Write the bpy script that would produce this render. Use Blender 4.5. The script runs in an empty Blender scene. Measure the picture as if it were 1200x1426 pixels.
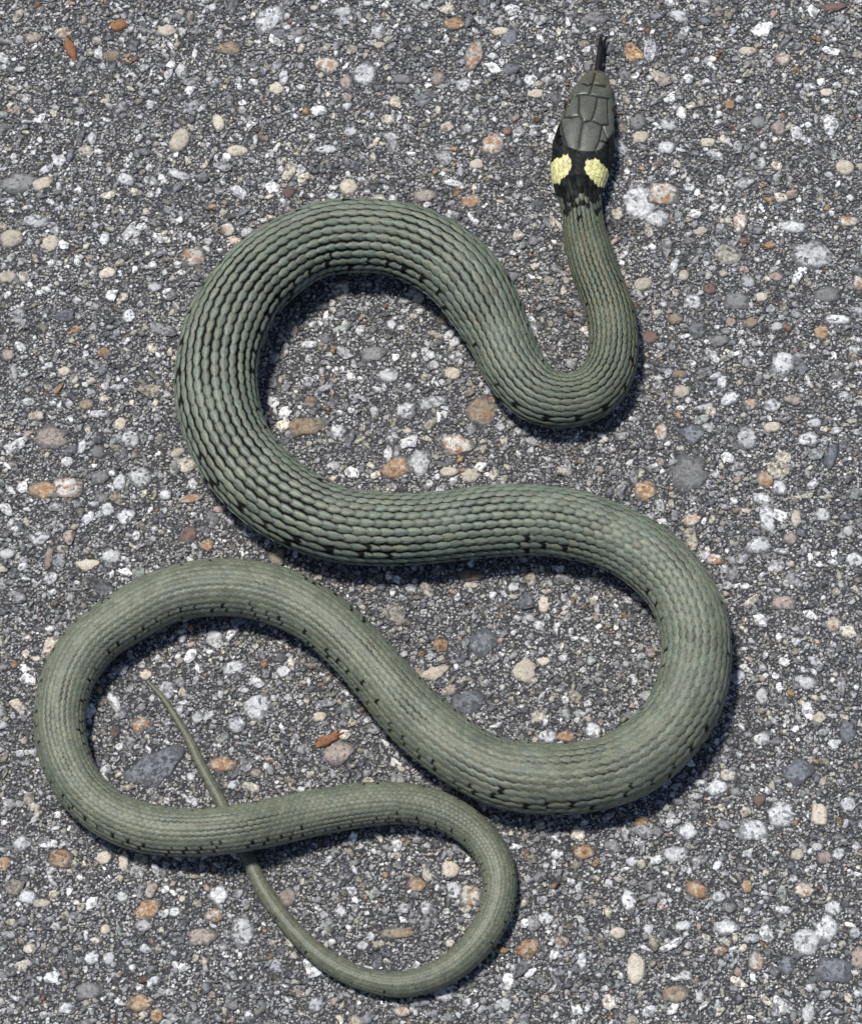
import bpy, math, random
import numpy as np
R = math.radians
random.seed(7); rng = np.random.default_rng(11)
scene = bpy.context.scene

# ------------------------------------------------------------------ camera, sky, sun, exposure
ELEV, DIST, PPM = R(64), 1.0, 6200.0          # camera elevation, metres to the road, photo pixels per metre
PW, PH = 1200, 1426
FPX = PPM * DIST
cam_d = bpy.data.cameras.new('camera'); cam = bpy.data.objects.new('camera', cam_d)
scene.collection.objects.link(cam); scene.camera = cam
cam.location = (0, -DIST*math.cos(ELEV), DIST*math.sin(ELEV)); cam.rotation_euler = (R(90)-ELEV, 0, 0)
cam_d.sensor_fit = 'HORIZONTAL'; cam_d.sensor_width = 36; cam_d.lens = 36*FPX/PW
cam_d.clip_start = 0.01; cam_d.clip_end = 500
SUN_EL, SUN_AZ = R(68), R(-48)                 # azimuth clockwise from +Y (away from the camera): up and to the left
world = bpy.data.worlds.new('World'); scene.world = world; world.use_nodes = True
wn = world.node_tree; wn.nodes.clear()
sky = wn.nodes.new('ShaderNodeTexSky'); sky.sky_type = 'NISHITA'; sky.sun_disc = False
sky.sun_elevation = SUN_EL; sky.sun_rotation = SUN_AZ
bg = wn.nodes.new('ShaderNodeBackground'); bg.inputs['Strength'].default_value = 0.098
wo = wn.nodes.new('ShaderNodeOutputWorld')
wn.links.new(sky.outputs[0], bg.inputs[0]); wn.links.new(bg.outputs[0], wo.inputs[0])
sun_d = bpy.data.lights.new('sun', 'SUN'); sun_d.energy = 4.3; sun_d.angle = R(9); sun_d.color = (1, 0.96, 0.9)
sun = bpy.data.objects.new('sun', sun_d); scene.collection.objects.link(sun)
sun.rotation_euler = (R(90)-SUN_EL, 0, math.pi-SUN_AZ); sun.location = (-0.5, 0.5, 1)
vs = scene.view_settings; vs.view_transform = 'Standard'; vs.look = 'None'; vs.gamma = 1; vs.exposure = 0.0
scene.render.engine = 'CYCLES'
scene.render.resolution_x = 861; scene.render.resolution_y = 1024

SE, CE = math.sin(ELEV), math.cos(ELEV)
def ground(px, py, z=0.0):
    """photo pixel -> point on the level z (metres)"""
    dx, dy = (px-PW/2)/FPX, (PH/2-py)/FPX
    d = np.array([dx, dy*SE + CE, dy*CE - SE])       # right, up, forward combined
    c = np.array(cam.location)
    return c + d*((z-c[2])/d[2])

def lin(r, g, b):
    f = lambda c: (c/255/12.92) if c/255 <= 0.04045 else ((c/255+0.055)/1.055)**2.4
    return np.array([f(r), f(g), f(b)])

# ------------------------------------------------------------------ materials
def mat(name):
    m = bpy.data.materials.new(name); m.use_nodes = True
    nt = m.node_tree; b = nt.nodes['Principled BSDF']
    return m, nt, b
def node(nt, t, **kw):
    n = nt.nodes.new(t)
    for k, v in kw.items(): setattr(n, k, v)
    return n
def noise(nt, vec, scale, detail=3, rough=0.6):
    n = node(nt, 'ShaderNodeTexNoise'); n.inputs['Scale'].default_value = scale
    n.inputs['Detail'].default_value = detail; n.inputs['Roughness'].default_value = rough
    nt.links.new(vec, n.inputs['Vector']); return n
def ramp(nt, fac, stops, interp='LINEAR'):
    n = node(nt, 'ShaderNodeValToRGB'); n.color_ramp.interpolation = interp
    el = n.color_ramp.elements
    while len(el) < len(stops): el.new(0.5)
    for e, (p, c) in zip(el, stops):
        e.position = p; e.color = (*c, 1) if hasattr(c, '__len__') else (c, c, c, 1)
    nt.links.new(fac, n.inputs[0]); return n.outputs[0]
def mix(nt, fac, a, b, mode='MIX'):
    n = node(nt, 'ShaderNodeMix', data_type='RGBA', blend_type=mode)
    for s, v in ((n.inputs[0], fac), (n.inputs[6], a), (n.inputs[7], b)):
        if isinstance(v, bpy.types.NodeSocket): nt.links.new(v, s)
        elif hasattr(v, '__len__'): s.default_value = (*v, 1)
        else: s.default_value = v if s.type == 'VALUE' else (v, v, v, 1)
    return n.outputs[2]
def bump(nt, h, dist, strength=1.0, normal=None):
    n = node(nt, 'ShaderNodeBump'); n.inputs['Distance'].default_value = dist
    n.inputs['Strength'].default_value = strength; nt.links.new(h, n.inputs['Height'])
    if normal: nt.links.new(normal, n.inputs['Normal'])
    return n.outputs[0]

def asphalt_material():
    m, nt, b = mat('asphalt_binder')
    co = node(nt, 'ShaderNodeNewGeometry').outputs['Position']
    v = node(nt, 'ShaderNodeTexVoronoi', feature='F1'); v.inputs['Scale'].default_value = 1900
    nt.links.new(co, v.inputs['Vector'])
    sep = node(nt, 'ShaderNodeSeparateColor'); nt.links.new(v.outputs['Color'], sep.inputs[0])
    sand = ramp(nt, sep.outputs[0], [(0.0, (.032, .033, .037)), (0.34, (.070, .071, .075)), (0.55, (.15, .15, .148)),
                                     (0.70, (.30, .29, .275)), (0.86, (.46, .455, .45)), (1.0, (.62, .61, .60))])
    edge = ramp(nt, v.outputs['Distance'], [(0.0, 0.0), (0.45, 0.0), (0.62, 1.0)])
    c1 = mix(nt, edge, sand, (.036, .037, .040))
    big = noise(nt, co, 60, 3).outputs[0]
    patch = ramp(nt, big, [(0.38, 0.0), (0.62, 1.0)])
    c2 = mix(nt, patch, c1, mix(nt, 0.4, c1, (.040, .042, .045)))
    nt.links.new(c2, b.inputs['Base Color']); b.inputs['Roughness'].default_value = 0.85
    inv = node(nt, 'ShaderNodeMath', operation='SUBTRACT'); inv.inputs[0].default_value = 1
    nt.links.new(v.outputs['Distance'], inv.inputs[1])
    fine = noise(nt, co, 3500, 3).outputs[0]
    n1 = bump(nt, inv.outputs[0], 0.00035, 0.9)
    nt.links.new(bump(nt, fine, 0.0002, 0.6, n1), b.inputs['Normal'])
    return m

def aggregate_material():
    """small chips: colour per chip in the attribute, mineral grain from the texture"""
    m, nt, b = mat('aggregate')
    co = node(nt, 'ShaderNodeNewGeometry').outputs['Position']
    at = node(nt, 'ShaderNodeAttribute', attribute_name='chip_colour')
    g = noise(nt, co, 1500, 4, 0.7).outputs[0]
    tone = ramp(nt, g, [(0.32, 0.30), (0.44, 0.78), (0.56, 1.05), (0.70, 1.25)])
    c = mix(nt, 1.0, at.outputs['Color'], tone, 'MULTIPLY')
    wv = noise(nt, co, 1500, 2); vm = node(nt, 'ShaderNodeVectorMath', operation='SCALE'); vm.inputs[3].default_value = 0.0008
    nt.links.new(wv.outputs['Color'], vm.inputs[0]); va = node(nt, 'ShaderNodeVectorMath', operation='ADD')
    nt.links.new(co, va.inputs[0]); nt.links.new(vm.outputs[0], va.inputs[1])
    vo = node(nt, 'ShaderNodeTexVoronoi', feature='F1'); vo.inputs['Scale'].default_value = 1350; nt.links.new(va.outputs[0], vo.inputs['Vector'])
    se = node(nt, 'ShaderNodeSeparateColor'); nt.links.new(vo.outputs['Color'], se.inputs[0])
    c = mix(nt, 1.0, c, ramp(nt, se.outputs[0], [(0, .30), (.22, .58), (.45, 1.0), (.8, 1.12), (1, 1.4)]), 'MULTIPLY')
    st = ramp(nt, noise(nt, co, 230, 4, .7).outputs[0], [(.66, 0.0), (.73, .75)])
    c = mix(nt, st, c, mix(nt, 1.0, c, (1.15, .66, .34), 'MULTIPLY'))
    sp = noise(nt, co, 1150, 2, 0.5).outputs[0]
    mask = ramp(nt, sp, [(0.60, 0.0), (0.66, 1.0)])
    fac = node(nt, 'ShaderNodeMath', operation='MULTIPLY'); nt.links.new(mask, fac.inputs[0])
    nt.links.new(at.outputs['Alpha'], fac.inputs[1])
    c = mix(nt, fac.outputs[0], c, (.05, .05, .055))
    c = mix(nt, 1.0, c, ramp(nt, noise(nt, co, 70, 4, .65).outputs[0], [(.36, (.70, .71, .73)), (.64, (1.16, 1.15, 1.11))]), 'MULTIPLY')
    nt.links.new(c, b.inputs['Base Color']); b.inputs['Roughness'].default_value = 0.75
    nt.links.new(bump(nt, g, 0.00025, 0.7), b.inputs['Normal'])
    return m

def rim_factor(nt, val, start):
    n = node(nt, 'ShaderNodeMapRange'); n.inputs[1].default_value = start; n.inputs[2].default_value = start+.34
    n.inputs[3].default_value = 0; n.inputs[4].default_value = .85; nt.links.new(val, n.inputs[0]); return n.outputs[0]
def stone_material(name, cols, rust=0.0, rustcol=((.40, .20, .06), (.26, .10, .03)), cells=1500.0, contrast=1.0, dark=.14, rim=1.24):
    """crystalline stone: patchwork of small mineral grains, rust spreading from the middle, dark pits"""
    m, nt, b = mat(name)
    pos = node(nt, 'ShaderNodeNewGeometry').outputs['Position']
    wob = noise(nt, pos, 1500, 2)
    vm = node(nt, 'ShaderNodeVectorMath', operation='SCALE'); vm.inputs[3].default_value = 0.0007
    nt.links.new(wob.outputs['Color'], vm.inputs[0])
    va = node(nt, 'ShaderNodeVectorMath', operation='ADD'); nt.links.new(pos, va.inputs[0]); nt.links.new(vm.outputs[0], va.inputs[1])
    v = node(nt, 'ShaderNodeTexVoronoi', feature='F1'); v.inputs['Scale'].default_value = cells; nt.links.new(va.outputs[0], v.inputs['Vector'])
    sep = node(nt, 'ShaderNodeSeparateColor'); nt.links.new(v.outputs['Color'], sep.inputs[0])
    n0 = noise(nt, pos, 420, 3).outputs[0]
    c = ramp(nt, sep.outputs[0], [(0, cols[2]), (dark, cols[2]), (dark+.10, cols[1]), (.55, cols[1]), (.72, cols[0]), (1, cols[0])])
    c = mix(nt, contrast, cols[0], c)
    c = mix(nt, ramp(nt, n0, [(.40, 0.0), (.62, .55)]), c, cols[1])
    oi = node(nt, 'ShaderNodeObjectInfo')
    val = node(nt, 'ShaderNodeMapRange'); val.inputs[3].default_value = 0.75; val.inputs[4].default_value = 1.12
    nt.links.new(oi.outputs['Random'], val.inputs[0])
    c = mix(nt, 1.0, c, val.outputs[0], 'MULTIPLY')
    if rust:
        tc = node(nt, 'ShaderNodeTexCoord').outputs['Object']
        ln = node(nt, 'ShaderNodeVectorMath', operation='LENGTH'); nt.links.new(tc, ln.inputs[0])
        n2 = noise(nt, pos, 520, 4, 0.7).outputs[0]
        ad = node(nt, 'ShaderNodeMath', operation='MULTIPLY_ADD'); nt.links.new(ln.outputs['Value'], ad.inputs[0])
        ad.inputs[1].default_value = -0.30; nt.links.new(n2, ad.inputs[2])
        f = ramp(nt, ad.outputs[0], [(max(.38-rust*.4, 0), 0.0), (.50-rust*.4, 0.85)])
        c = mix(nt, f, c, mix(nt, sep.outputs[1], *rustcol))
    g = noise(nt, pos, 1500, 4, 0.65).outputs[0]
    c = mix(nt, ramp(nt, g, [(.60, 0.0), (.68, .85*contrast)]), c, tuple(.45*x for x in cols[2]))
    # binder clings to the rim of the stone in uneven patches
    tco = node(nt, 'ShaderNodeTexCoord').outputs['Object']
    sx_ = node(nt, 'ShaderNodeVectorMath', operation='MULTIPLY'); sx_.inputs[1].default_value = (1, 1, 0); nt.links.new(tco, sx_.inputs[0])
    le = node(nt, 'ShaderNodeVectorMath', operation='LENGTH'); nt.links.new(sx_.outputs[0], le.inputs[0])
    nb = noise(nt, pos, 900, 4, .7).outputs[0]
    ma = node(nt, 'ShaderNodeMath', operation='MULTIPLY_ADD'); nt.links.new(nb, ma.inputs[0]); ma.inputs[1].default_value = 1.3; nt.links.new(le.outputs['Value'], ma.inputs[2])
    c = mix(nt, rim_factor(nt, ma.outputs[0], rim), c, (.066, .068, .072))
    g2 = noise(nt, pos, 4200, 3, 0.7).outputs[0]
    c = mix(nt, 1.0, c, ramp(nt, g2, [(0.3, 0.70), (0.7, 1.2)]), 'MULTIPLY')
    nt.links.new(c, b.inputs['Base Color']); b.inputs['Roughness'].default_value = 0.7
    n1 = bump(nt, sep.outputs[0], 0.00022, 0.5*contrast)
    n1 = bump(nt, g, 0.0004, 0.6, n1)
    nt.links.new(bump(nt, g2, 0.00015, 0.6, n1), b.inputs['Normal'])
    return m

STONE = {
    'W': stone_material('white_granite', ((.74, .74, .73), (.50, .51, .52), (.12, .12, .13))),
    'R': stone_material('rusty_granite', ((.70, .67, .60), (.48, .45, .40), (.14, .12, .10)), 0.50),
    'O': stone_material('rust_stone', ((.56, .49, .38), (.38, .27, .16), (.14, .08, .05)), 0.50, ((.40, .22, .09), (.27, .12, .05))),
    'C': stone_material('cream_pebble', ((.62, .57, .46), (.52, .47, .38), (.34, .30, .23)), contrast=.85, rim=1.42),
    'P': stone_material('pink_stone', ((.42, .36, .31), (.32, .27, .235), (.15, .12, .11)), contrast=1.0),
    'G': stone_material('grey_stone', ((.27, .27, .265), (.21, .21, .21), (.10, .10, .10)), contrast=1.0),
    'B': stone_material('blue_grey_stone', ((.22, .235, .26), (.15, .16, .18), (.05, .055, .065)), contrast=1.0, dark=.3),
    'T': stone_material('tan_stone', ((.36, .31, .22), (.26, .21, .15), (.11, .09, .07)), 0.35, ((.32, .19, .08), (.22, .12, .06))),
    'F': stone_material('bare_rust_fragment', ((.30, .15, .07), (.22, .10, .05), (.10, .05, .03)), 0.5, ((.34, .15, .05), (.20, .08, .03)), rim=3.0),
    'D': stone_material('red_brown_stone', ((.20, .12, .09), (.15, .10, .085), (.07, .055, .05)), contrast=1.0),
}

# ------------------------------------------------------------------ the road: one sheet, stones set in it, fine chips
def mesh_object(name, verts, faces, material, parent=None, smooth=False):
    me = bpy.data.meshes.new(name); me.from_pydata(verts, [], faces); me.update()
    if material: me.materials.append(material)
    if smooth: me.polygons.foreach_set('use_smooth', [True]*len(me.polygons))
    o = bpy.data.objects.new(name, me); scene.collection.objects.link(o)
    if parent: o.parent = parent
    return o
S = 60.0
road = mesh_object('road', [(-S, -S, 0), (S, -S, 0), (S, S, 0), (-S, S, 0)], [(0, 1, 2, 3)], asphalt_material())
road['kind'] = 'structure'; road['label'] = 'weathered grey asphalt road surface full of pale and rusty stone chips'

# stones that stand out: x, y, width, height (photo pixels), turn in degrees, kind
STONES = """
250 196 28 40 -25 C;375 25 38 54 -35 W;165 35 28 18 -10 F;98 68 15 38 24 F;88 45 30 18 10 R;47 52 26 18 0 P;155 77 28 20 0 T;232 42 30 18 -10 C
318 67 42 22 0 T;304 170 18 26 10 C;330 210 32 18 0 C;128 192 16 22 0 W;58 255 32 22 20 C;25 255 62 30 8 G;248 243 34 16 -20 W
175 250 28 20 -20 W;385 122 24 20 0 C;200 95 18 14 0 W;395 108 16 28 0 W;477 16 42 16 0 W;633 33 34 20 0 O;660 77 28 54 -14 R
610 108 26 22 0 P;645 118 26 24 0 W;507 103 38 38 0 W;455 90 40 28 -20 R;482 115 20 26 0 P;484 137 16 18 0 P;528 62 18 12 0 C
560 110 30 16 0 G;686 200 36 36 8 R;622 177 22 18 0 R;650 178 18 14 0 W;550 142 18 20 20 C;455 208 42 14 0 W;488 183 22 16 15 W
545 190 30 12 -10 W;630 255 34 12 -12 W;655 280 34 20 10 R;590 272 34 24 0 P;485 260 26 26 0 C;463 273 20 12 0 W;402 268 18 18 0 D
663 228 22 16 0 C;697 43 26 14 8 C;510 5 26 10 0 W;745 130 26 14 0 C;891 190 24 22 0 C;888 170 26 24 0 G;930 173 30 20 -20 W
927 205 28 24 0 W;985 198 22 16 0 C;1063 203 14 14 0 W;1083 178 24 24 0 P;1055 170 24 22 0 G;1176 233 28 24 0 C;1035 255 34 18 15 W
1060 228 14 22 0 W;890 282 52 62 20 W;922 270 46 40 0 R;915 305 40 26 0 W;960 262 20 14 0 W;1030 308 22 40 0 R;975 322 22 13 10 C
960 335 20 12 0 G;1130 355 66 44 -15 W;1102 316 50 18 -8 W;1182 308 30 18 0 R;938 370 14 30 -20 W;952 383 15 17 0 C;895 395 28 20 20 C
988 402 20 18 0 D;1025 420 36 30 0 G;1060 413 17 17 0 C;965 420 22 26 40 W;1040 392 22 22 0 W;1080 385 26 14 0 P;1143 463 22 24 0 O
1165 445 38 18 0 W;970 460 28 26 0 B;1000 475 32 22 -10 G;905 470 26 20 0 D;940 445 24 18 0 T;1195 395 16 26 0 R;1150 410 42 24 0 G
1080 455 24 14 0 W;1045 450 24 16 20 T;945 521 22 14 0 T;948 545 22 22 -20 C;1005 533 18 24 -10 W;1090 505 36 42 -15 W;1015 556 32 20 35 W
1045 563 22 20 0 R;1103 557 28 15 -8 P;1075 565 26 20 0 W;980 567 34 10 14 W;920 602 22 28 0 R;965 605 34 32 0 B;1040 610 32 36 0 W
1075 595 26 15 20 C;1133 590 26 14 0 W;1125 612 34 22 0 W;1157 635 18 40 -10 B;960 660 58 50 0 G;898 683 34 32 -20 O;1065 668 26 26 30 O
1085 680 20 26 0 W;1060 694 30 18 -20 W;1068 722 24 48 10 W;1145 717 22 22 0 W;1108 722 14 26 0 C;963 724 30 18 20 R;1055 760 42 26 15 W
995 780 26 18 0 R;1100 750 24 20 0 P;1190 780 28 22 0 W;1180 740 16 18 0 W;72 610 52 34 -15 P;60 683 46 26 0 O;92 680 44 36 0 R
166 672 20 27 -5 W;138 665 26 24 0 G;182 612 28 28 30 W;122 787 33 18 0 C;50 580 26 16 0 R;120 563 22 16 0 T;138 577 30 14 5 W
89 517 20 14 0 C;167 590 18 20 0 C;93 643 20 17 0 W;247 630 22 13 25 C;68 778 14 32 -5 P;136 629 22 20 0 G;114 622 12 26 -10 W
144 695 20 14 0 G;150 710 20 20 0 W;175 720 28 26 0 W;195 665 38 30 0 W;265 695 42 13 10 R;288 760 22 18 0 O;262 745 28 24 0 D
55 750 32 24 0 W;10 772 28 16 10 W;155 775 30 22 0 W;230 690 17 18 0 W;190 747 14 16 0 W;1013 1080 24 20 0 R;997 1097 36 22 0 W
970 1110 18 11 0 W;1057 1115 18 20 0 D;1088 1135 42 36 0 W;1048 1157 42 34 0 W;893 1145 22 18 0 O;958 1158 28 24 0 W;940 1190 38 26 0 W
1148 1195 24 18 -25 P;1167 1190 17 22 -35 W;1137 1180 18 14 0 W;812 1187 30 22 -20 O;970 1240 36 22 -35 O;1000 1250 22 16 0 W
1040 1235 18 18 0 O;1120 1240 32 20 0 R;1010 1292 38 22 -10 W;950 1290 26 16 15 W;1122 1312 40 44 0 W;1150 1294 36 38 0 W
1053 1340 22 28 0 R;1095 1345 26 24 0 B;1195 1335 26 32 0 P;1002 1325 22 14 0 R;943 1312 20 12 20 W;875 1255 22 34 15 W;1090 1268 26 12 -10 W
1015 1265 22 14 0 G;1110 1075 46 34 0 B;1140 1135 22 36 0 C;1160 1265 26 22 0 W;1125 1412 20 28 0 W;885 1350 24 42 0 C;940 1385 42 24 0 T
1160 1352 48 40 0 B;1190 1300 18 16 0 W;84 1197 32 30 0 O;5 1203 18 24 0 O;38 1250 24 22 0 W;57 1258 24 13 0 C;30 1175 28 22 0 W
205 1268 40 26 25 O;210 1240 16 26 -20 R;200 1290 26 16 0 W;170 1250 17 17 0 W;145 1195 22 18 0 C;172 1200 14 28 0 C;280 1305 40 28 0 P
305 1247 28 26 0 W;298 1275 26 20 0 R;195 1398 38 22 10 O;218 1415 18 22 0 O;338 1298 34 44 0 W;147 1295 14 14 0 C;128 1335 22 18 25 W
152 1335 17 19 -20 W;243 1270 17 14 0 W;123 1380 36 26 0 G;92 1405 24 18 0 W;518 493 38 26 8 G;540 523 34 24 0 W;565 572 30 26 0 W
600 560 42 22 10 W;550 652 46 32 28 O;585 645 34 44 10 W;635 620 48 36 -25 R;655 662 29 20 5 C;625 657 26 14 0 C;425 593 58 32 4 T
432 560 22 18 0 T;618 442 18 26 -15 T;583 415 18 18 0 C;545 452 14 17 0 W;604 509 17 16 0 W;568 540 20 14 0 W;470 600 22 24 0 W
540 632 15 26 0 W;670 572 50 44 0 T;685 557 13 13 0 O;697 595 15 14 0 W;480 455 10 30 0 W;430 480 26 15 0 W;630 520 24 18 0 C
655 802 46 16 0 T;655 815 20 10 0 C;730 935 36 34 0 C;762 1026 30 20 0 W;787 1026 30 16 0 O;825 1018 24 26 25 W;757 842 17 24 0 C
715 818 18 14 30 W;605 938 42 20 15 C;625 962 26 16 30 P;650 978 50 34 0 B;672 895 42 38 0 B;757 921 20 13 -5 C;905 910 18 14 0 P
470 1048 46 34 10 P;457 1031 46 13 26 F;445 998 18 16 0 C;358 985 40 40 -20 W;330 1010 26 24 0 W;310 1065 40 22 5 O;215 1070 92 48 24 B
195 1010 26 30 0 R;203 940 17 15 0 C;325 930 36 22 15 W;395 935 22 16 0 W;275 1000 18 18 0 W;160 1020 15 16 0 D;655 1248 30 34 0 R
632 1240 20 28 0 W;627 1211 25 23 0 C;580 1233 28 20 0 O;555 1300 58 15 3 T;505 1318 17 14 15 W;735 1322 38 28 20 O;400 1250 26 26 0 P
16 332 34 30 15 C;70 338 28 25 0 C;50 308 44 22 -5 W;10 385 26 20 0 C;268 357 36 34 -30 R;318 320 22 22 0 R;12 495 22 18 0 P
1160 10 42 16 0 D;945 22 34 20 -20 W;1040 70 28 13 0 C;1090 82 26 24 40 R;1015 145 18 16 0 O;1150 128 19 15 0 C;775 1190 20 14 0 W
385 775 26 24 0 T;880 1200 20 14 0 W;760 1280 24 18 0 W;700 1400 26 20 0 W;560 1410 28 14 0 R;440 1400 24 20 0 W;860 1300 22 16 0 C
150 380 26 16 15 C;180 440 20 22 0 W;90 440 30 20 0 B;215 400 22 16 0 W;40 560 22 14 0 W;1110 1190 20 16 0 C;1180 1120 26 20 0 W
1060 1030 26 20 0 W;1120 950 32 24 -15 W;1160 870 26 22 0 R;1090 840 34 24 0 P;1180 1020 24 30 0 B;1140 1000 20 16 0 C;1060 970 20 24 0 W
1120 850 44 30 -20 W;1180 920 22 18 0 O;1075 900 24 16 0 G;790 1200 18 12 0 C;870 60 30 18 20 W;905 110 22 16 0 G;980 110 26 16 0 W
1130 60 22 18 0 G;1180 70 24 16 0 W;745 20 24 18 0 B;690 320 26 18 0 C;730 400 30 16 0 W;755 360 26 34 0 W;770 440 22 18 0 W
770 480 18 14 10 W;800 480 20 12 20 W;720 350 22 16 0 R;660 310 20 16 0 G;1080 260 28 22 0 B;1120 200 20 16 0 W
""".replace('\n', ';')
def stone_shape(k):
    r = random.Random(100+k); n = 18; ph = r.random()*6.28
    rounded = k < 3
    out = []
    for i in range(n):
        a = 2*math.pi*i/n
        rad = 1 + 0.07*math.sin(2*a+ph) + 0.05*math.sin(3*a+2*ph)
        rad += 0 if rounded else r.uniform(-0.26, 0.18)
        out.append((math.cos(a)*rad, math.sin(a)*rad))
    v, f = [], []
    rings = [(1.03, -1.0, .0), (1.0, 0.10, .15), (0.90 if not rounded else 0.86, 0.62, .22), (0.55, 0.95 if rounded else 0.85, .25)]
    for s, z, j in rings:
        for x, y in out: v.append((x*s, y*s, z + r.uniform(-j, j)*(0.3 if rounded else 1)))
    v.append((0, 0, 1.0))
    for q in range(len(rings)-1):
        for i in range(n):
            f.append((q*n+i, q*n+(i+1) % n, (q+1)*n+(i+1) % n, (q+1)*n+i))
    for i in range(n): f.append(((len(rings)-1)*n+i, (len(rings)-1)*n+(i+1) % n, len(v)-1))
    me = bpy.data.meshes.new('stone'); me.from_pydata(v, [], f); me.update()
    me.polygons.foreach_set('use_smooth', [True]*len(me.polygons)); me.materials.append(STONE['W'])
    return me
SHAPES = [stone_shape(k) for k in range(12)]

# occupancy map of the built patch, 0.16 mm cells
X0, X1, Y0, Y1, CELL = -0.23, 0.23, -0.25, 0.29, 0.00016
occ = np.zeros((int((Y1-Y0)/CELL)+1, int((X1-X0)/CELL)+1), bool)
def cell(x, y): return int((y-Y0)/CELL), int((x-X0)/CELL)
def stamp(x, y, a, b, ang, shrink=0.9):
    m = max(a, b); i0, j0 = cell(x-m, y-m); i1, j1 = cell(x+m, y+m)
    i0, j0 = max(i0, 0), max(j0, 0)
    if i1 <= i0 or j1 <= j0: return
    jj, ii = np.meshgrid(np.arange(j0, min(j1+1, occ.shape[1])), np.arange(i0, min(i1+1, occ.shape[0])))
    dx, dy = X0+jj*CELL-x, Y0+ii*CELL-y; c, s = math.cos(ang), math.sin(ang)
    occ[ii, jj] |= ((dx*c+dy*s)/a)**2 + ((-dx*s+dy*c)/b)**2 < shrink**2
count = 0
for rec in STONES.split(';'):
    if not rec.strip(): continue
    px, py, w, h, ang, kind = rec.split(); px, py, w, h, ang = map(float, (px, py, w, h, ang))
    count += 1
    if count > 300: break
    p = ground(px, py)
    o = bpy.data.objects.new('stone', random.choice(SHAPES[:3] if kind == 'C' and count % 5 < 2 else SHAPES[3:]))
    scene.collection.objects.link(o); o.parent = road
    o.material_slots[0].link = 'OBJECT'; o.material_slots[0].material = STONE[kind]
    a = R(ang); sx, sy = w/2/PPM, h/2/PPM
    sy2 = sy*math.sqrt((math.cos(a)/SE)**2 + math.sin(a)**2); sx2 = sx*math.sqrt(math.cos(a)**2 + (math.sin(a)/SE)**2)
    o.location = (p[0], p[1], random.uniform(-0.00008, 0.00012))
    o.rotation_euler = (R(random.uniform(-4, 4)), R(random.uniform(-4, 4)), a)
    o.scale = (sx2, sy2, random.uniform(0.00040, 0.00065)*(1.7 if kind == 'F' else 1) if kind != 'C' else min(sx2, sy2)*0.32)
    stamp(p[0], p[1], sx2, sy2, a)

CHIP_COLOURS = [  # weight, colour, how much dark mineral speckle
    (19, (.70, .70, .70), 0.5), (16, (.50, .50, .51), 0.6), (18, (.34, .34, .345), 0.6), (14, (.21, .21, .22), 0.5),
    (10, (.14, .145, .16), 0.4), (9, (.54, .50, .42), 0.3), (8, (.40, .37, .31), 0.5), (5, (.28, .25, .205), 0.5),
    (4, (.28, .30, .285), 0.5), (.9, (.36, .235, .13), 0.6), (.7, (.20, .12, .085), 0.5), (1.2, (.38, .30, .26), 0.4)]
CWL = [c[0] for c in CHIP_COLOURS]
V, F, COL = [], [], []
def add_chips(target, d0, d1, sides, lay, box, tries, bright=1.0):
    made = 0; bx0, bx1, by0, by1 = box
    for _ in range(tries):
        if made >= target: break
        d = d0 + (d1-d0)*random.random()**1.6
        asp = random.uniform(0.42, 1.0); a, b = d/2/math.sqrt(asp), d/2*math.sqrt(asp)
        x, y = random.uniform(bx0, bx1), random.uniform(by0, by1)
        ang = random.random()*math.pi; c, s = math.cos(ang), math.sin(ang)
        hit = False
        for ux, uy in ((0, 0), (.7, 0), (-.7, 0), (0, .7), (0, -.7)):
            i, j = cell(x+a*ux*c-b*uy*s, y+a*ux*s+b*uy*c)
            if 0 <= i < occ.shape[0] and 0 <= j < occ.shape[1] and occ[i, j]: hit = True; break
        if hit: continue
        made += 1; stamp(x, y, a, b, ang, .82)
        base = len(V); ph = random.random()*6.28
        pts = []
        for i in range(sides):
            t = 2*math.pi*(i+random.uniform(-.35, .35))/sides + ph; r_ = random.uniform(0.72, 1.22)
            pts.append((a*math.cos(t)*r_, b*math.sin(t)*r_))
        h = min(d*random.uniform(.16, .34), 0.00055); tx, ty = random.uniform(-.3, .3), random.uniform(-.3, .3)
        rings = [(1.06, -0.0003, 0), (0.97, h*.55, .6), (.62, h, 1)] if lay == 3 else [(1.08, -0.0003, 0), (.72, h, 1)]
        for sc, z, k in rings:
            for qx, qy in pts:
                lx, ly = qx*sc, qy*sc
                V.append((x+lx*c-ly*s, y+lx*s+ly*c, z + k*(tx*lx+ty*ly) + k*random.uniform(-.12, .12)*h))
        for q in range(len(rings)-1):
            for i in range(sides):
                F.append((base+q*sides+i, base+q*sides+(i+1) % sides, base+(q+1)*sides+(i+1) % sides, base+(q+1)*sides+i))
        F.append(tuple(base+(len(rings)-1)*sides+i for i in range(sides)))
        _, col, sp = random.choices(CHIP_COLOURS, CWL)[0]
        k = random.uniform(.75, 1.22)*bright
        for q in range(len(rings)):                     # tops worn bare, sides still coated with binder
            w_ = (0.25, 0.80, 1.0)[q] if lay == 3 else (0.25, 1.0)[q]
            for i in range(sides):
                u = min(1, max(0, w_*random.uniform(.72, 1.12)))
                COL.append(tuple(b_*(1-u)+c_*k*u for c_, b_ in zip(col, (.050, .052, .056)))+(sp,))
    return made
full = (-.126, .126, -.163, .178); outer = (X0+.006, X1-.006, Y0+.006, Y1-.006); view = (-0.112, 0.112, -0.138, 0.146)
n0 = add_chips(160, .0034, .0058, 10, 3, full, 6000, 1.2)
n1 = add_chips(1300, .0022, .0036, 8, 3, full, 18000, 1.18)
n2 = add_chips(7500, .0014, .0022, 7, 3, full, 60000, 1.06)
n3 = add_chips(26000, .0009, .0014, 6, 2, full, 120000, .86)
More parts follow.
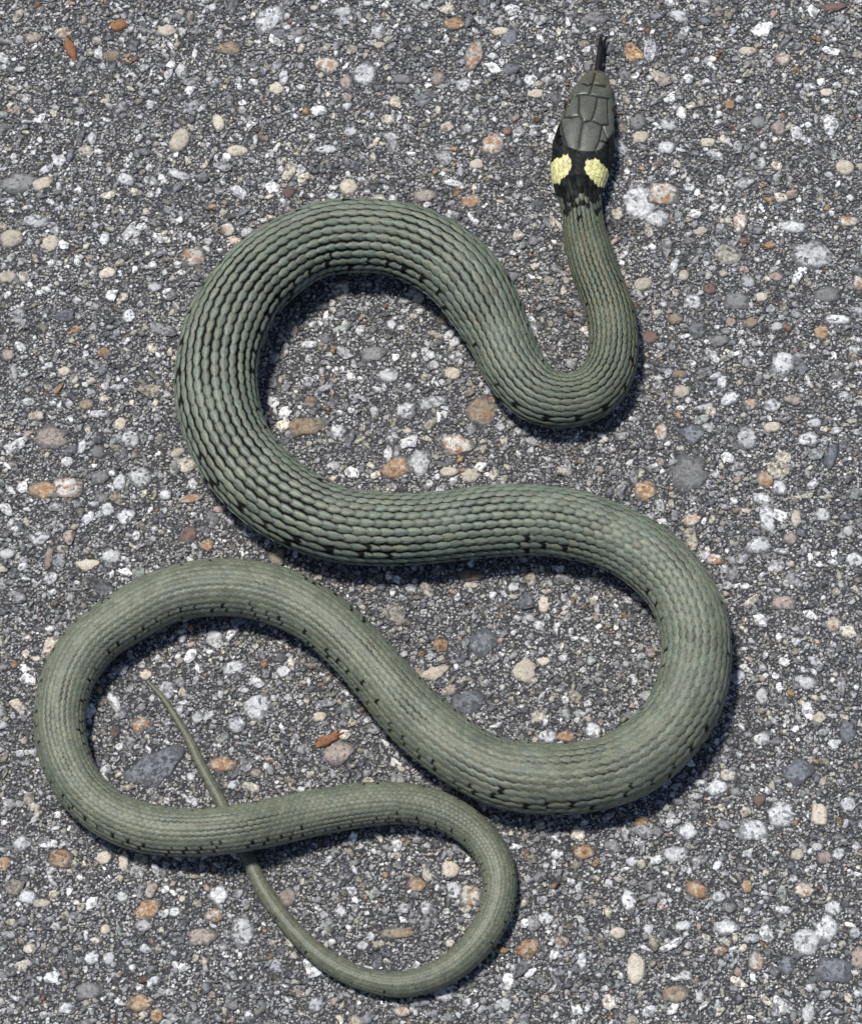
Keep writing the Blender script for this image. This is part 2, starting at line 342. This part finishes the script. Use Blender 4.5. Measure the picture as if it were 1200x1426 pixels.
n4 = add_chips(36000, .00055, .0009, 5, 2, view, 140000, .74)
n5 = add_chips(4200, .0020, .0036, 7, 2, outer, 14000, 1.18); n6 = add_chips(13000, .0012, .0020, 6, 2, outer, 40000, 1.0)   # coarser beyond the photograph
print('chips', n0, n5, n6, n1, n2, n3, n4, 'stones', count)
gravel = mesh_object('gravel', V, F, aggregate_material(), road)
ca = gravel.data.color_attributes.new('chip_colour', 'FLOAT_COLOR', 'POINT')
ca.data.foreach_set('color', np.array(COL, np.float32).ravel())
gravel['kind'] = 'stuff'

# ------------------------------------------------------------------ the snake
# centre line and apparent width in photo pixels, from the back of the head to the tail tip
LINE = """808 279 61;811 301 57;815 329 61;821 352 66;828 377 67;840 408 68;848 432 68;853 458 68;854 485 70;847 519 74;826 547 78;790 559 80;755 553 84
717 515 86;697 473 90;674 428 103;647 389 113;607 357 113;565 338 111;500 330 111;450 335 110;408 352 112;354 394 114;319 447 115;302 508 115;310 590 115
333 638 115;362 672 114;410 708 111;470 732 109;537 739 105;600 737 103;650 731 102;705 726 102;770 728 101;840 745 97;903 778 95;945 822 93;968 880 94
968 931 97;952 985 98;913 1037 97;864 1070 97;810 1084 99;740 1085 100;700 1079 97;664 1064 93;613 1030 89;571 992 86;533 948 83;495 905 81;449 864 82
388 832 83;313 819 83;240 829 81;172 863 78;122 902 75;95 945 73;83 997 71;91 1055 69;116 1103 67;150 1133 67;200 1154 68;262 1161 68;325 1156 67
380 1146 66;450 1131 64;515 1121 61;580 1122 57;627 1137 52;668 1167 48;690 1202 46;696 1240 45;686 1279 44;660 1320 42;617 1355 39;558 1372 36
503 1363 31;450 1335 28;405 1292 25;367 1240 21.5;345 1195 19.5;325 1155 18.5;305 1113 17;278 1063 15;263 1030 13;247 1003 10.5;228 974 9;214 958 7;205 948 4.5"""
pts = np.array([[float(t) for t in q.split()] for q in LINE.replace('\n', ';').split(';')])
# head: centre x, y, width, half height (px), from the snout to the neck
HEAD = np.array([[830.5, 105.5, 3, 2], [830, 107.5, 25, 10], [829, 113, 38, 14], [827, 123, 49, 17], [823, 138, 62, 20], [819.5, 160, 71, 23], [815.5, 182, 80, 25],
                 [812.5, 203, 87, 26], [810.5, 218, 88, 26.5], [808, 233, 86, 26.5], [806, 257, 76, 27]])
nh = len(HEAD)
px = np.r_[HEAD[:, 0], pts[:, 0]]; py = np.r_[HEAD[:, 1], pts[:, 1]]; wd = np.r_[HEAD[:, 2], pts[:, 2]]
hh = np.r_[HEAD[:, 3], pts[:, 2]*0.465]
def catmull(t, y):
    """cubic Hermite through unevenly spaced knots"""
    m = np.gradient(y, t); return lambda q: _h(q, t, y, m)
def _h(q, t, y, m):
    i = np.clip(np.searchsorted(t, q)-1, 0, len(t)-2); d = t[i+1]-t[i]; u = (q-t[i])/d
    return (2*u**3-3*u**2+1)*y[i] + (u**3-2*u**2+u)*d*m[i] + (-2*u**3+3*u**2)*y[i+1] + (u**3-u**2)*d*m[i+1]
pyg = py/SE
t0 = np.r_[0, np.cumsum(np.hypot(np.diff(px), np.diff(pyg)))]
fx, fy = catmull(t0, px), catmull(t0, py)
q = np.linspace(0, t0[-1], 12000)
Wq = np.interp(q, t0, wd); Hq = np.interp(q, t0, hh)
ker = np.hanning(181); ker /= ker.sum(); HEADEND = t0[nh-1]
def smooth(a): return np.convolve(np.pad(a, 90, 'edge'), ker, 'valid')
blend = np.clip((q-HEADEND)/60, 0, 1); Wq = Wq*(1-blend)+smooth(Wq)*blend
k2 = np.hanning(31); k2 /= k2.sum(); sm2 = lambda a: np.convolve(np.pad(a, 15, 'edge'), k2, 'valid')
Wh, Hh = sm2(Wq), sm2(Hq); b2 = np.clip((q-10)/20, 0, 1)*(1-blend); Wq = Wq*(1-b2)+Wh*b2
Hq = (Hq*(1-np.clip((q-10)/20, 0, 1))+Hh*np.clip((q-10)/20, 0, 1))*(1-blend) + Wq*0.465*blend
# axis height above the road (px): belly on the ground, lifted where it crosses the tail, chin just off the road
FLAT = 0.86
lift = np.zeros_like(q)
tc = t0[nh + int(np.argmin(np.hypot(pts[:, 0]-325, pts[:, 1]-1156)[:70]))]
lift += 17.5*np.exp(-((q-tc)/62)**2)
lift += 6.5*np.clip(1-q/260, 0, 1)**1.0
bulge = 1+.012*np.sin(q*.021+1)+.010*np.sin(q*.047+2.2*np.sin(q*.006)); Wq = Wq*np.where(q > HEADEND, bulge, 1)
Zq = Hq*FLAT + lift
# ring positions: eleven rings to each scale, finer on the head
scale_len = np.clip(np.interp(q/t0[-1], [0, .4, .55, 1], [.175, .175, .145, .14])*Wq, 5.5, 19.0)
scale_len = np.minimum(scale_len, np.interp(q, [0, HEADEND*1.1, HEADEND*2.4, HEADEND*3.2], [9.5, 9.5, 15, 24]))
dens = np.where(q < HEADEND, 1/0.75, np.interp(q/t0[-1], [0, .4, .55, 1], [9, 8.5, 7.5, 6])/scale_len)
cum = np.r_[0, np.cumsum((dens[1:]+dens[:-1])/2*np.diff(q))]
nr = int(cum[-1]); tq = np.interp(np.linspace(0, cum[-1], nr), cum, q)
tt = np.r_[0, np.cumsum(np.diff(q)/((scale_len[1:]+scale_len[:-1])/2))]
T = np.interp(tq, q, tt)                                  # running number of the scale along the body
Wr, Hr, Zr = (np.interp(tq, q, a)/PPM for a in (Wq/2, Hq, Zq))
cx, cy = fx(tq), fy(tq)
P = np.array([ground(a, b, z) for a, b, z in zip(cx, cy, Zr)])
tan = np.gradient(P, axis=0); tan /= np.linalg.norm(tan, axis=1)[:, None]
side = np.stack([tan[:, 1], -tan[:, 0], 0*tan[:, 0]], 1); side /= np.linalg.norm(side, axis=1)[:, None]   # snake's left when heading tailwards
up = np.cross(side, tan)
if up[len(up)//2, 2] < 0: up = -up
DA = R(126)
th = np.r_[np.linspace(-DA, DA, 191), np.linspace(DA, 2*math.pi-DA, 27)[1:-1]]
nth = len(th)
TH = np.where(th > math.pi, th-2*math.pi, th)
st, ct = np.sin(TH), np.cos(TH)
hb = np.clip(1-(tq-HEADEND*0.80)/(HEADEND*0.55), 0, 1)[:, None]      # 1 on the head, 0 on the body
hb = hb*hb*(3-2*hb)
ex = 1-0.22*hb
SX = np.sign(st)[None]*np.abs(st)[None]**ex; CY = np.sign(ct)[None]*np.abs(ct)[None]**(1-0.05*hb)
low = CY < 0
CY = np.where(low, -FLAT*(1-(1-np.clip(-CY/FLAT*0.97, 0, 1)**1.5)**0.75), CY)
A, B = Wr[:, None], Hr[:, None]
LX, LY = A*SX, B*CY
nx, ny = SX/A, CY/B; nn = np.hypot(nx, ny)+1e-9; nx, ny = nx/nn, ny/nn

# --- scales: rows along the body, each row shifted by half a scale
wpx = np.interp(tq, q, Wq)
rows = np.select([wpx > 74, wpx > 58, wpx > 44, wpx > 30, wpx > 18], [19, 19, 17, 13, 9], 7).astype(float)
rows[(tq/t0[-1] > .5) & (wpx > 58)] = 21
rows[tq < 900] = 19
U = (TH[None]/(2*DA))*rows[:, None]; TT = np.broadcast_to(T[:, None], U.shape)
s_n = np.clip((tq-HEADEND)/(t0[-1]-HEADEND), 0, 1)[:, None]
gapk = np.interp(s_n[:, 0], [0, .012, .04, .08, .12, .2, .27, .34, .40, .5, .7, 1], [.3, .6, .78, .72, .8, .98, .92, .72, .45, .28, .18, .1])[:, None]
def hash2(a, b):
    v = np.sin(a*127.1+b*311.7)*43758.5453; return v-np.floor(v)
best = np.full(U.shape, -1.0); bu = np.zeros(U.shape); bt = np.zeros(U.shape); bk = np.zeros(U.shape); bj = np.zeros(U.shape)
k0 = np.round(U)
wob = 0.25*np.sin(s_n*230)+0.18*np.sin(s_n*517+TH[None]*2)
rowline = np.sin(hash2(np.floor(U), 0*U)*40+s_n*95)*np.interp(s_n[:, 0], [0, .42, .48, .56, .62, .66, .72, .8, .86], [.1, .1, .35, .35, .15, .35, .5, .3, 0])[:, None]
gk = np.clip(gapk + wob*0.30 + np.clip(rowline, -.1, 1), 0, 1.1)
aw = 0.70-0.275*gk; bl = 0.82-0.06*gk
for dk in (-1, 0, 1):
    k = k0+dk; off = 0.5*np.mod(k, 2)
    j0 = np.round(TT-off)
    for dj in (-1, 0, 1):
        j = j0+dj
        du = U-k; dt = TT-off-j
        e = (np.abs(du)/aw)**1.5 + (np.abs(dt)/bl)**1.7
        hgt = 0.42+0.50*dt - 0.55*np.clip(e, 0, 1)**2 - 0.10*np.abs(du) + 0.10*np.exp(-(du/0.07)**2)
        hgt = np.where(e < 1, hgt+0.4, -1)
        m = hgt > best
        best = np.where(m, hgt, best); bu = np.where(m, du, bu); bt = np.where(m, dt, bt); bk = np.where(m, k, bk); bj = np.where(m, j, bj)
cover = best > -0.5
dors = (np.abs(TH) <= DA-1e-6)[None] & np.ones_like(cover)
e_in = (np.abs(bu)/aw)**1.5 + (np.abs(bt)/bl)**1.7
h = np.where(cover, best, 0.0)
# belly plates: one broad plate to each scale
vt = np.mod(TT, 1.0); vh = 0.25+0.6*vt
h = np.where(dors, h, vh)
amp = (0.042*Wr)[:, None]*(0.9+0.3*gk)
body_fade = np.clip((tq-HEADEND*0.74)/(HEADEND*0.12), 0, 1)[:, None]
disp = (h-0.55)*amp*body_fade*(1-.35*np.clip((HEADEND*1.25-tq)/(HEADEND*.3), 0, 1)[:, None])

# --- colours of the scales
front, mid, back = lin(110, 119, 104), lin(105, 110, 95), lin(96, 98, 82)
def tri(s, stops):
    xs = [p for p, _ in stops]; return np.stack([np.interp(s, xs, [c[i] for _, c in stops]) for i in range(3)], -1)
base = tri(s_n[:, 0], [(0, lin(84, 91, 75)), (.05, lin(92, 100, 84)), (.12, front), (.34, front), (.48, mid), (.75, mid), (1, back)])[:, None, :]
jit = 0.80+0.36*hash2(bk, bj)
COLV = base*jit[..., None]
g2 = hash2(bj+3, bk+9)[..., None]
COLV = COLV*(1+(g2-0.5)*np.array([.10, 0, -.10]))
# brownish cast on the neck inside
nk = .6*np.clip(1-np.abs(s_n-0.035)/0.05, 0, 1)[..., None]*(hash2(bk*2, bj*3) > 0.55)[..., None]
COLV = COLV*(1-nk*.5)+lin(112, 100, 68)*nk*.5
# pale lower flanks
fl = np.clip((np.abs(TH)-R(88))/R(25), 0, 1)[None, :, None]
COLV = COLV*(1-fl*.12)+lin(132, 132, 108)*fl*.12
edge = np.clip((e_in-0.74)/0.26, 0, 1)[..., None]*(0.35+0.55*np.clip(gk, 0, 1))[..., None]
COLV = COLV*(1-edge)+np.array([.012, .013, .011])*edge
# bare skin between scales, black in front, olive-black behind
skin = np.where((np.clip(gk, 0, 1) > 0.2)[..., None], np.array([.006, .0065, .006]), np.array([.016, .017, .013]))
COLV = np.where(cover[..., None], COLV, skin)
# dark scale bases, uneven; black bars on the flanks take up the front half of whole scales
bd = np.clip((-bt-.22)/.22, 0, 1)*np.clip(hash2(bk+5, bj+2)*1.5-.35, 0, 1)*.8
COLV = COLV*(1-bd[..., None])+np.array([.020, .021, .018])*bd[..., None]
ak = np.abs(bk)*19/rows[:, None]; hs = hash2(bk*1.7, bj+.3); even = np.mod(bj, 2) < .5
bar = ((np.abs(ak-5) < .6) & even & (hs > .30)) | ((np.abs(ak-7) < .6) & ~even & (hs > .5)) | ((np.abs(ak-4) < .5) & (hs > .94)) | ((np.abs(ak-6) < .5) & (hs > .9)) | ((ak > 7.6) & (hs > .6))
cut = .10+.35*(hash2(bk+1, bj+7)-.5)
ins = bar & (bt < cut-.12*np.abs(bu)/.5+.05*np.sin(U*11+TT*7)) & cover & (s_n > .03)
COLV = np.where(ins[..., None], np.array([.012, .012, .011]), COLV)
vent = np.where((np.mod(TT, 1) > .8)[..., None], np.array([.03, .03, .03]), lin(150, 150, 124)*(0.7+.3*hash2(np.floor(TT), 0*TT))[..., None])
COLV = np.where(dors[..., None], COLV, vent)

# --- head: shields with sunk seams (coordinates in pixels of an enlarged view of the head, 4.615 per photo pixel)
ZF = 4.615
hx, hy = HEAD[:, 0], HEAD[:, 1]
axx = lambda y: np.interp(y, hy, hx)
lat = SX*np.interp(tq, q, Wq/2)[:, None]               # sideways, px, + to the photo's ... set below
sgn = 1.0 if side[5, 0] > 0 else -1.0
lat = lat*sgn
hpx = np.interp(tq, q, Hq)[:, None]
along = np.broadcast_to(np.interp(tq, q, fy(q))[:, None], lat.shape)-CY*hpx*CE*np.clip((tq/40)[:, None], 0, 1)
hu, hv = lat, along
SEAMS = [
    [(588, 372), (578, 420), (562, 482)], [(505, 432), (545, 440), (578, 425), (620, 428), (665, 425)],
    [(470, 498), (520, 488), (562, 484), (620, 490), (690, 488)],
    [(490, 498), (490, 600), (520, 658)], [(612, 492), (602, 560), (576, 640), (520, 660)],
    [(440, 505), (402, 580), (385, 650)], [(385, 642), (440, 640), (492, 628)], [(576, 640), (640, 660), (690, 650)], [(680, 495), (684, 580), (690, 650)],
    [(520, 658), (502, 740), (490, 835)], [(366, 660), (385, 750), (415, 820), (440, 862), (490, 840)],
    [(650, 660), (628, 760), (590, 840), (545, 870), (490, 840)], [(366, 660), (345, 770), (350, 880)], [(415, 825), (400, 880)],
    [(650, 665), (690, 760), (690, 880)], [(600, 830), (640, 880)], [(345, 770), (385, 752)], [(690, 770), (630, 758)]]
ds = np.full(hu.shape, 1e3)
hm = tq < HEADEND*1.05; HU, HV = hu[hm], hv[hm]; dsh = np.full(HU.shape, 1e3)
topside = (ct > 0.05)[None]
for s in SEAMS:
    loc = []
    for zx, zy in s:
        X_, Y_ = 700+zx/ZF, 30+zy/ZF; loc.append((X_-axx(Y_), Y_))
    for (ax, ay), (bx_, by_) in zip(loc[:-1], loc[1:]):
        dx, dy = bx_-ax, by_-ay; t_ = np.clip(((HU-ax)*dx+(HV-ay)*dy)/(dx*dx+dy*dy), 0, 1)
        dsh = np.minimum(dsh, np.hypot(HU-ax-t_*dx, HV-ay-t_*dy))
dsh = np.where(topside, dsh, 1e3)
hw = (1-np.clip((hv[hm]-205)/14, 0, 1))                 # shields end behind the parietals
groove = np.exp(-(dsh/1.15)**2)*hw
pill = np.clip(dsh/8, 0, 1)**0.55*hw*np.where(topside, 1, 0)
hd = (-0.00026*groove + 0.00034*pill)
# lip line and lip shields on the sides of the jaw
zrel = CY[hm]; lip = np.exp(-((zrel+0.22)/0.05)**2)*(hv[hm] < 228)*hw
labial = ((np.mod(hv[hm], 13) < 1.6) & (zrel > -0.62) & (zrel < 0.12))*hw
hd = hd-0.0003*lip-0.00012*labial
disp[hm] += hd
hc = np.broadcast_to(lin(86, 88, 80), HU.shape+(3,)).copy()
tone = np.clip((HV-150)/60, 0, 1)[..., None]
hc = hc*(1-tone)+lin(90, 93, 87)*tone
sn = np.clip((135-HV)/25, 0, 1)[..., None]; hc = hc*(1-sn)+lin(88, 85, 68)*sn
blot = 0.5+0.5*np.sin(HU*.31+1.3*np.sin(HV*.17))*np.sin(HV*.23+1.1*np.sin(HU*.2)); hc *= (0.86+.24*blot)[..., None]
halfw = np.interp(tq, q, Wq/2)[hm][:, None]; rel = np.abs(HU)/halfw
dark = np.clip((rel-(0.93-0.42*np.clip((HV-176)/30, 0, 1)))/0.10, 0, 1)*np.clip((HV-165)/12, 0, 1)
dark = np.maximum(dark, 0.55*np.clip((zrel < 0.25)*1.0, 0, 1)*np.clip((HV-120)/20, 0, 1))
hc = hc*(1-dark[..., None])+np.array([.012, .013, .015])*dark[..., None]
lp = np.clip(1-np.abs(zrel+.05)/.16, 0, 1)*(np.mod(HV, 13) > 4)*(HV > 135)*(HV < 205)*.5
hc = hc*(1-lp[..., None])+lin(150, 146, 104)*lp[..., None]
hc = hc*(1-.93*np.maximum(groove*.88, np.clip(lip, 0, 1))[..., None])
belly = np.clip((-zrel-.35)/.2, 0, 1)[..., None]; hc = hc*(1-belly)+lin(165, 162, 135)*belly
COLV[hm] = COLV[hm]*(1-hw[..., None])+hc*hw[..., None]
# black collar and the two yellow patches behind the head
HV2, HU2 = hv, hu; hwid = np.interp(tq, q, Wq/2)[:, None]; relc = HU2/hwid
fray = 4*(hash2(bk, bj)-.5)
hs2 = hash2(bk+11, bj+4)
end = 270+42*hs2**2+10*np.exp(-((np.abs(relc)-.6)/.25)**2)-8*np.exp(-(relc/.22)**2)
blk = ((HV2 > 207+4*np.cos(relc*3)) & (HV2 < end) & (tq[:, None] < HEADEND*1.6) & (CY > -.55))
COLV = np.where(blk[..., None], np.array([.010, .011, .011])*(.7+1.1*hash2(bk, bj))[..., None], COLV)
for sg, cyy, cxx, rx, ry in ((-1, 238, -30, 16, 18.5), (1, 241, 27, 17, 22.5)):
    # patches cover whole scales: test the scale's own centre
    thc = bk/19*2*DA; tcn = np.interp(bj+.5*np.mod(bk, 2), T, tq)
    dxs = np.sign(thc)*np.abs(np.sin(thc))**.84*sgn*np.interp(tcn, q, Wq/2)-cxx; tilt = sg*0.62
    dys = fy(np.clip(tcn, 0, 400))-np.cos(thc)*np.interp(tcn, q, Hq)*CE-cyy
    dxs = .5*dxs+.5*(HU2-cxx); dys = .5*dys+.5*(HV2-cyy)
    ee = ((dxs-tilt*dys*.6)/rx)**2+(dys/ry)**2 + .25*(hash2(bk+2, bj)-.5)
    yl = (ee < 1) & (np.abs(bk) > .5) & (tq[:, None] < HEADEND*1.3) & (CY > -.45)
    yc = lin(224, 220, 158)*(.70+.38*hash2(bj, bk))[..., None]
    yc = yc*(1-.3*np.clip(-bt, 0, 1)[..., None]*np.array([.3, .6, 1.4]))
    yc = yc*(1-.42*np.clip((e_in-.55)/.45, 0, 1)[..., None])
    yc = np.where(cover[..., None], yc, lin(150, 140, 70))
    COLV = np.where(yl[..., None], yc, COLV)

# --- mesh
RX, RY = LX+nx*disp, LY+ny*disp
VV = P[:, None, :] + side[:, None, :]*RX[..., None] + up[:, None, :]*RY[..., None]
VV = VV.reshape(-1, 3)
ii, jj = np.meshgrid(np.arange(nr-1), np.arange(nth), indexing='ij'); j2 = (jj+1) % nth
quads = np.stack([ii*nth+jj, ii*nth+j2, (ii+1)*nth+j2, (ii+1)*nth+jj], -1).reshape(-1, 4)
e1 = VV[quads[50*nth+95, 1]]-VV[quads[50*nth+95, 0]]; e2 = VV[quads[50*nth+95, 3]]-VV[quads[50*nth+95, 0]]
if np.cross(e1, e2)[2] < 0: quads = quads[:, ::-1]
nv = len(VV); VV = np.vstack([VV, P[0], P[-1]])
caps = []
for j in range(nth):
    caps.append((nv, j, (j+1) % nth)); caps.append((nv+1, (nr-1)*nth+(j+1) % nth, (nr-1)*nth+j))
caps = np.array(caps)
me = bpy.data.meshes.new('body')
me.vertices.add(len(VV)); me.vertices.foreach_set('co', VV.astype(np.float32).ravel())
loops = np.r_[quads.ravel(), caps.ravel()].astype(np.int32)
starts = np.r_[np.arange(len(quads))*4, len(quads)*4+np.arange(len(caps))*3].astype(np.int32)
me.loops.add(len(loops)); me.loops.foreach_set('vertex_index', loops)
me.polygons.add(len(starts)); me.polygons.foreach_set('loop_start', starts)
me.update(calc_edges=True); me.validate()
me.polygons.foreach_set('use_smooth', np.ones(len(starts), bool))
cols = np.concatenate([COLV.reshape(-1, 3), COLV[0, :1], COLV[-1, :1]]); cols = np.c_[np.clip(cols, 0, 1), np.r_[np.repeat(np.clip((HEADEND*.66-tq)/(HEADEND*.12), 0, 1), nth), 0, 0]]
at = me.color_attributes.new('scale_colour', 'FLOAT_COLOR', 'POINT'); at.data.foreach_set('color', cols.astype(np.float32).ravel())
m, nt, b = mat('snake_scales')
a_ = node(nt, 'ShaderNodeAttribute', attribute_name='scale_colour'); co = node(nt, 'ShaderNodeNewGeometry').outputs['Position']
fine = noise(nt, co, 2600, 3, .7).outputs[0]; wide = noise(nt, co, 110, 3, .6).outputs[0]
c = mix(nt, 1.0, a_.outputs['Color'], ramp(nt, fine, [(.3, .62), (.7, 1.3)]), 'MULTIPLY')
c = mix(nt, 1.0, c, ramp(nt, wide, [(.3, (.86, .88, .86)), (.7, (1.1, 1.08, 1.04))]), 'MULTIPLY')
nt.links.new(c, b.inputs['Base Color']); rr = node(nt, 'ShaderNodeMapRange'); rr.inputs[3].default_value = .50; rr.inputs[4].default_value = .30; nt.links.new(a_.outputs['Alpha'], rr.inputs[0])
nt.links.new(rr.outputs[0], b.inputs['Roughness']); sp_ = node(nt, 'ShaderNodeMapRange'); sp_.inputs[1].default_value = .008; sp_.inputs[2].default_value = .07; sp_.inputs[3].default_value = .03; sp_.inputs[4].default_value = .42
bw = node(nt, 'ShaderNodeRGBToBW'); nt.links.new(a_.outputs['Color'], bw.inputs[0]); nt.links.new(bw.outputs[0], sp_.inputs[0]); nt.links.new(sp_.outputs[0], b.inputs['Specular IOR Level'])
nt.links.new(bump(nt, fine, 0.00008, 0.5), b.inputs['Normal'])
me.materials.append(m)
root = bpy.data.objects.new('snake', None); scene.collection.objects.link(root)
root.location = (P[nr//2][0], P[nr//2][1], 0); root.empty_display_size = 0.02
root['label'] = 'olive green snake with a yellow and black collar lying in coils on the asphalt'; root['category'] = 'snake'
def child(name, data):
    o = bpy.data.objects.new(name, data); scene.collection.objects.link(o); o.parent = root
    o.matrix_parent_inverse = __import__('mathutils').Matrix.Translation(-root.location)
    return o
body = child('body', me); body['label'] = 'olive scaled body with black flank bars and a pale yellow collar'

# eyes: dark ball with a narrow golden iris, set in the side of the head
mE, nt, b = mat('eye_gloss'); b.inputs['Roughness'].default_value = 0.098
a_ = node(nt, 'ShaderNodeAttribute', attribute_name='iris'); nt.links.new(
    ramp(nt, a_.outputs['Fac'], [(0, (.006, .006, .006)), (.55, (.006, .006, .006)), (.6, (.12, .08, .03)), (.72, (.10, .065, .03)), (.8, (.01, .01, .01))]), b.inputs['Base Color'])
ring = int(np.argmin(np.abs(np.interp(tq, q, fy(q))-153)))
for sg in (-1, 1):
    V_, F_, I_ = [], [], []
    r_ = 0.00150; out = side[ring]*sg*0.93+up[ring]*0.36; out /= np.linalg.norm(out)
    f1 = tan[ring]-out*np.dot(tan[ring], out); f1 /= np.linalg.norm(f1); f2 = np.cross(out, f1)
    for a in range(13):
        pa = math.pi*a/12
        for k in range(20):
            pb = 2*math.pi*k/20
            V_.append(tuple(r_*(out*math.cos(pa)*.8+math.sin(pa)*(f1*math.cos(pb)*1.05+f2*math.sin(pb))))); I_.append(min(1, pa/1.3))
    for a in range(12):
        for k in range(20): F_.append((a*20+k, a*20+(k+1) % 20, (a+1)*20+(k+1) % 20, (a+1)*20+k))
    e_me = bpy.data.meshes.new('eye'); e_me.from_pydata(V_, [], F_); e_me.update(); e_me.materials.append(mE)
    e_me.polygons.foreach_set('use_smooth', [True]*len(F_))
    ia = e_me.attributes.new('iris', 'FLOAT', 'POINT'); ia.data.foreach_set('value', I_)
    eo = child('eye', e_me)
    eo.location = P[ring]+side[ring]*sg*Wr[ring]*0.87+up[ring]*Hr[ring]*0.22

# tongue: flat black ribbon from the mouth, forked at the end
mT, nt, b = mat('tongue_black'); b.inputs['Base Color'].default_value = (.006, .005, .007, 1); b.inputs['Roughness'].default_value = 0.5; b.inputs['Specular IOR Level'].default_value = 0.2
zt = 0.0030
def strand(path, V_, F_):
    n = 8; b0 = len(V_); pp = np.array([ground(x, y, z) for x, y, z, *_ in path])
    tg = np.gradient(pp, axis=0); tg /= np.linalg.norm(tg, axis=1)[:, None]
    for p, t, rec in zip(pp, tg, path):
        sd = np.cross(t, (0, 0, 1)); sd /= np.linalg.norm(sd); u_ = np.cross(sd, t)
        for k in range(n):
            a = 2*math.pi*k/n; V_.append(tuple(p+sd*math.cos(a)*rec[3]/PPM+u_*math.sin(a)*rec[4]/PPM))
    for i in range(len(path)-1):
        for k in range(n): F_.append((b0+i*n+k, b0+i*n+(k+1) % n, b0+(i+1)*n+(k+1) % n, b0+(i+1)*n+k))
    F_.append(tuple(b0+k for k in range(n))[::-1]); F_.append(tuple(b0+(len(path)-1)*n+k for k in range(n)))
V_, F_ = [], []
strand([(829, 122, zt, 4.8, 2.2), (830.5, 108, zt, 4.8, 2.2), (832, 98, zt*.98, 4.8, 2), (833.5, 86, zt*.93, 4.7, 1.9), (835, 76, zt*.85, 4.8, 1.8), (836.6, 66, zt*.79, 5.0, 1.5), (837.3, 61, zt*.76, 4.4, 1.2)], V_, F_)
strand([(834.4, 68, zt*.80, 2.7, 1.3), (835.4, 62, zt*.74, 2.8, 1.3), (836, 56, zt*.67, 2.4, 1.1), (836, 50, zt*.58, 1.3, .8)], V_, F_)
strand([(838.4, 68, zt*.80, 2.7, 1.3), (840, 62, zt*.74, 2.8, 1.3), (842, 56, zt*.67, 2.4, 1.1), (845, 50, zt*.58, 1.3, .8)], V_, F_)
t_me = bpy.data.meshes.new('tongue'); t_me.from_pydata(V_, [], F_); t_me.update(); t_me.materials.append(mT)
t_me.polygons.foreach_set('use_smooth', [True]*len(F_))
tongue = child('tongue', t_me); tongue['label'] = 'thin black forked tongue stretched out of the mouth'
print('rings', nr, 'x', nth, 'scales', T[-1])
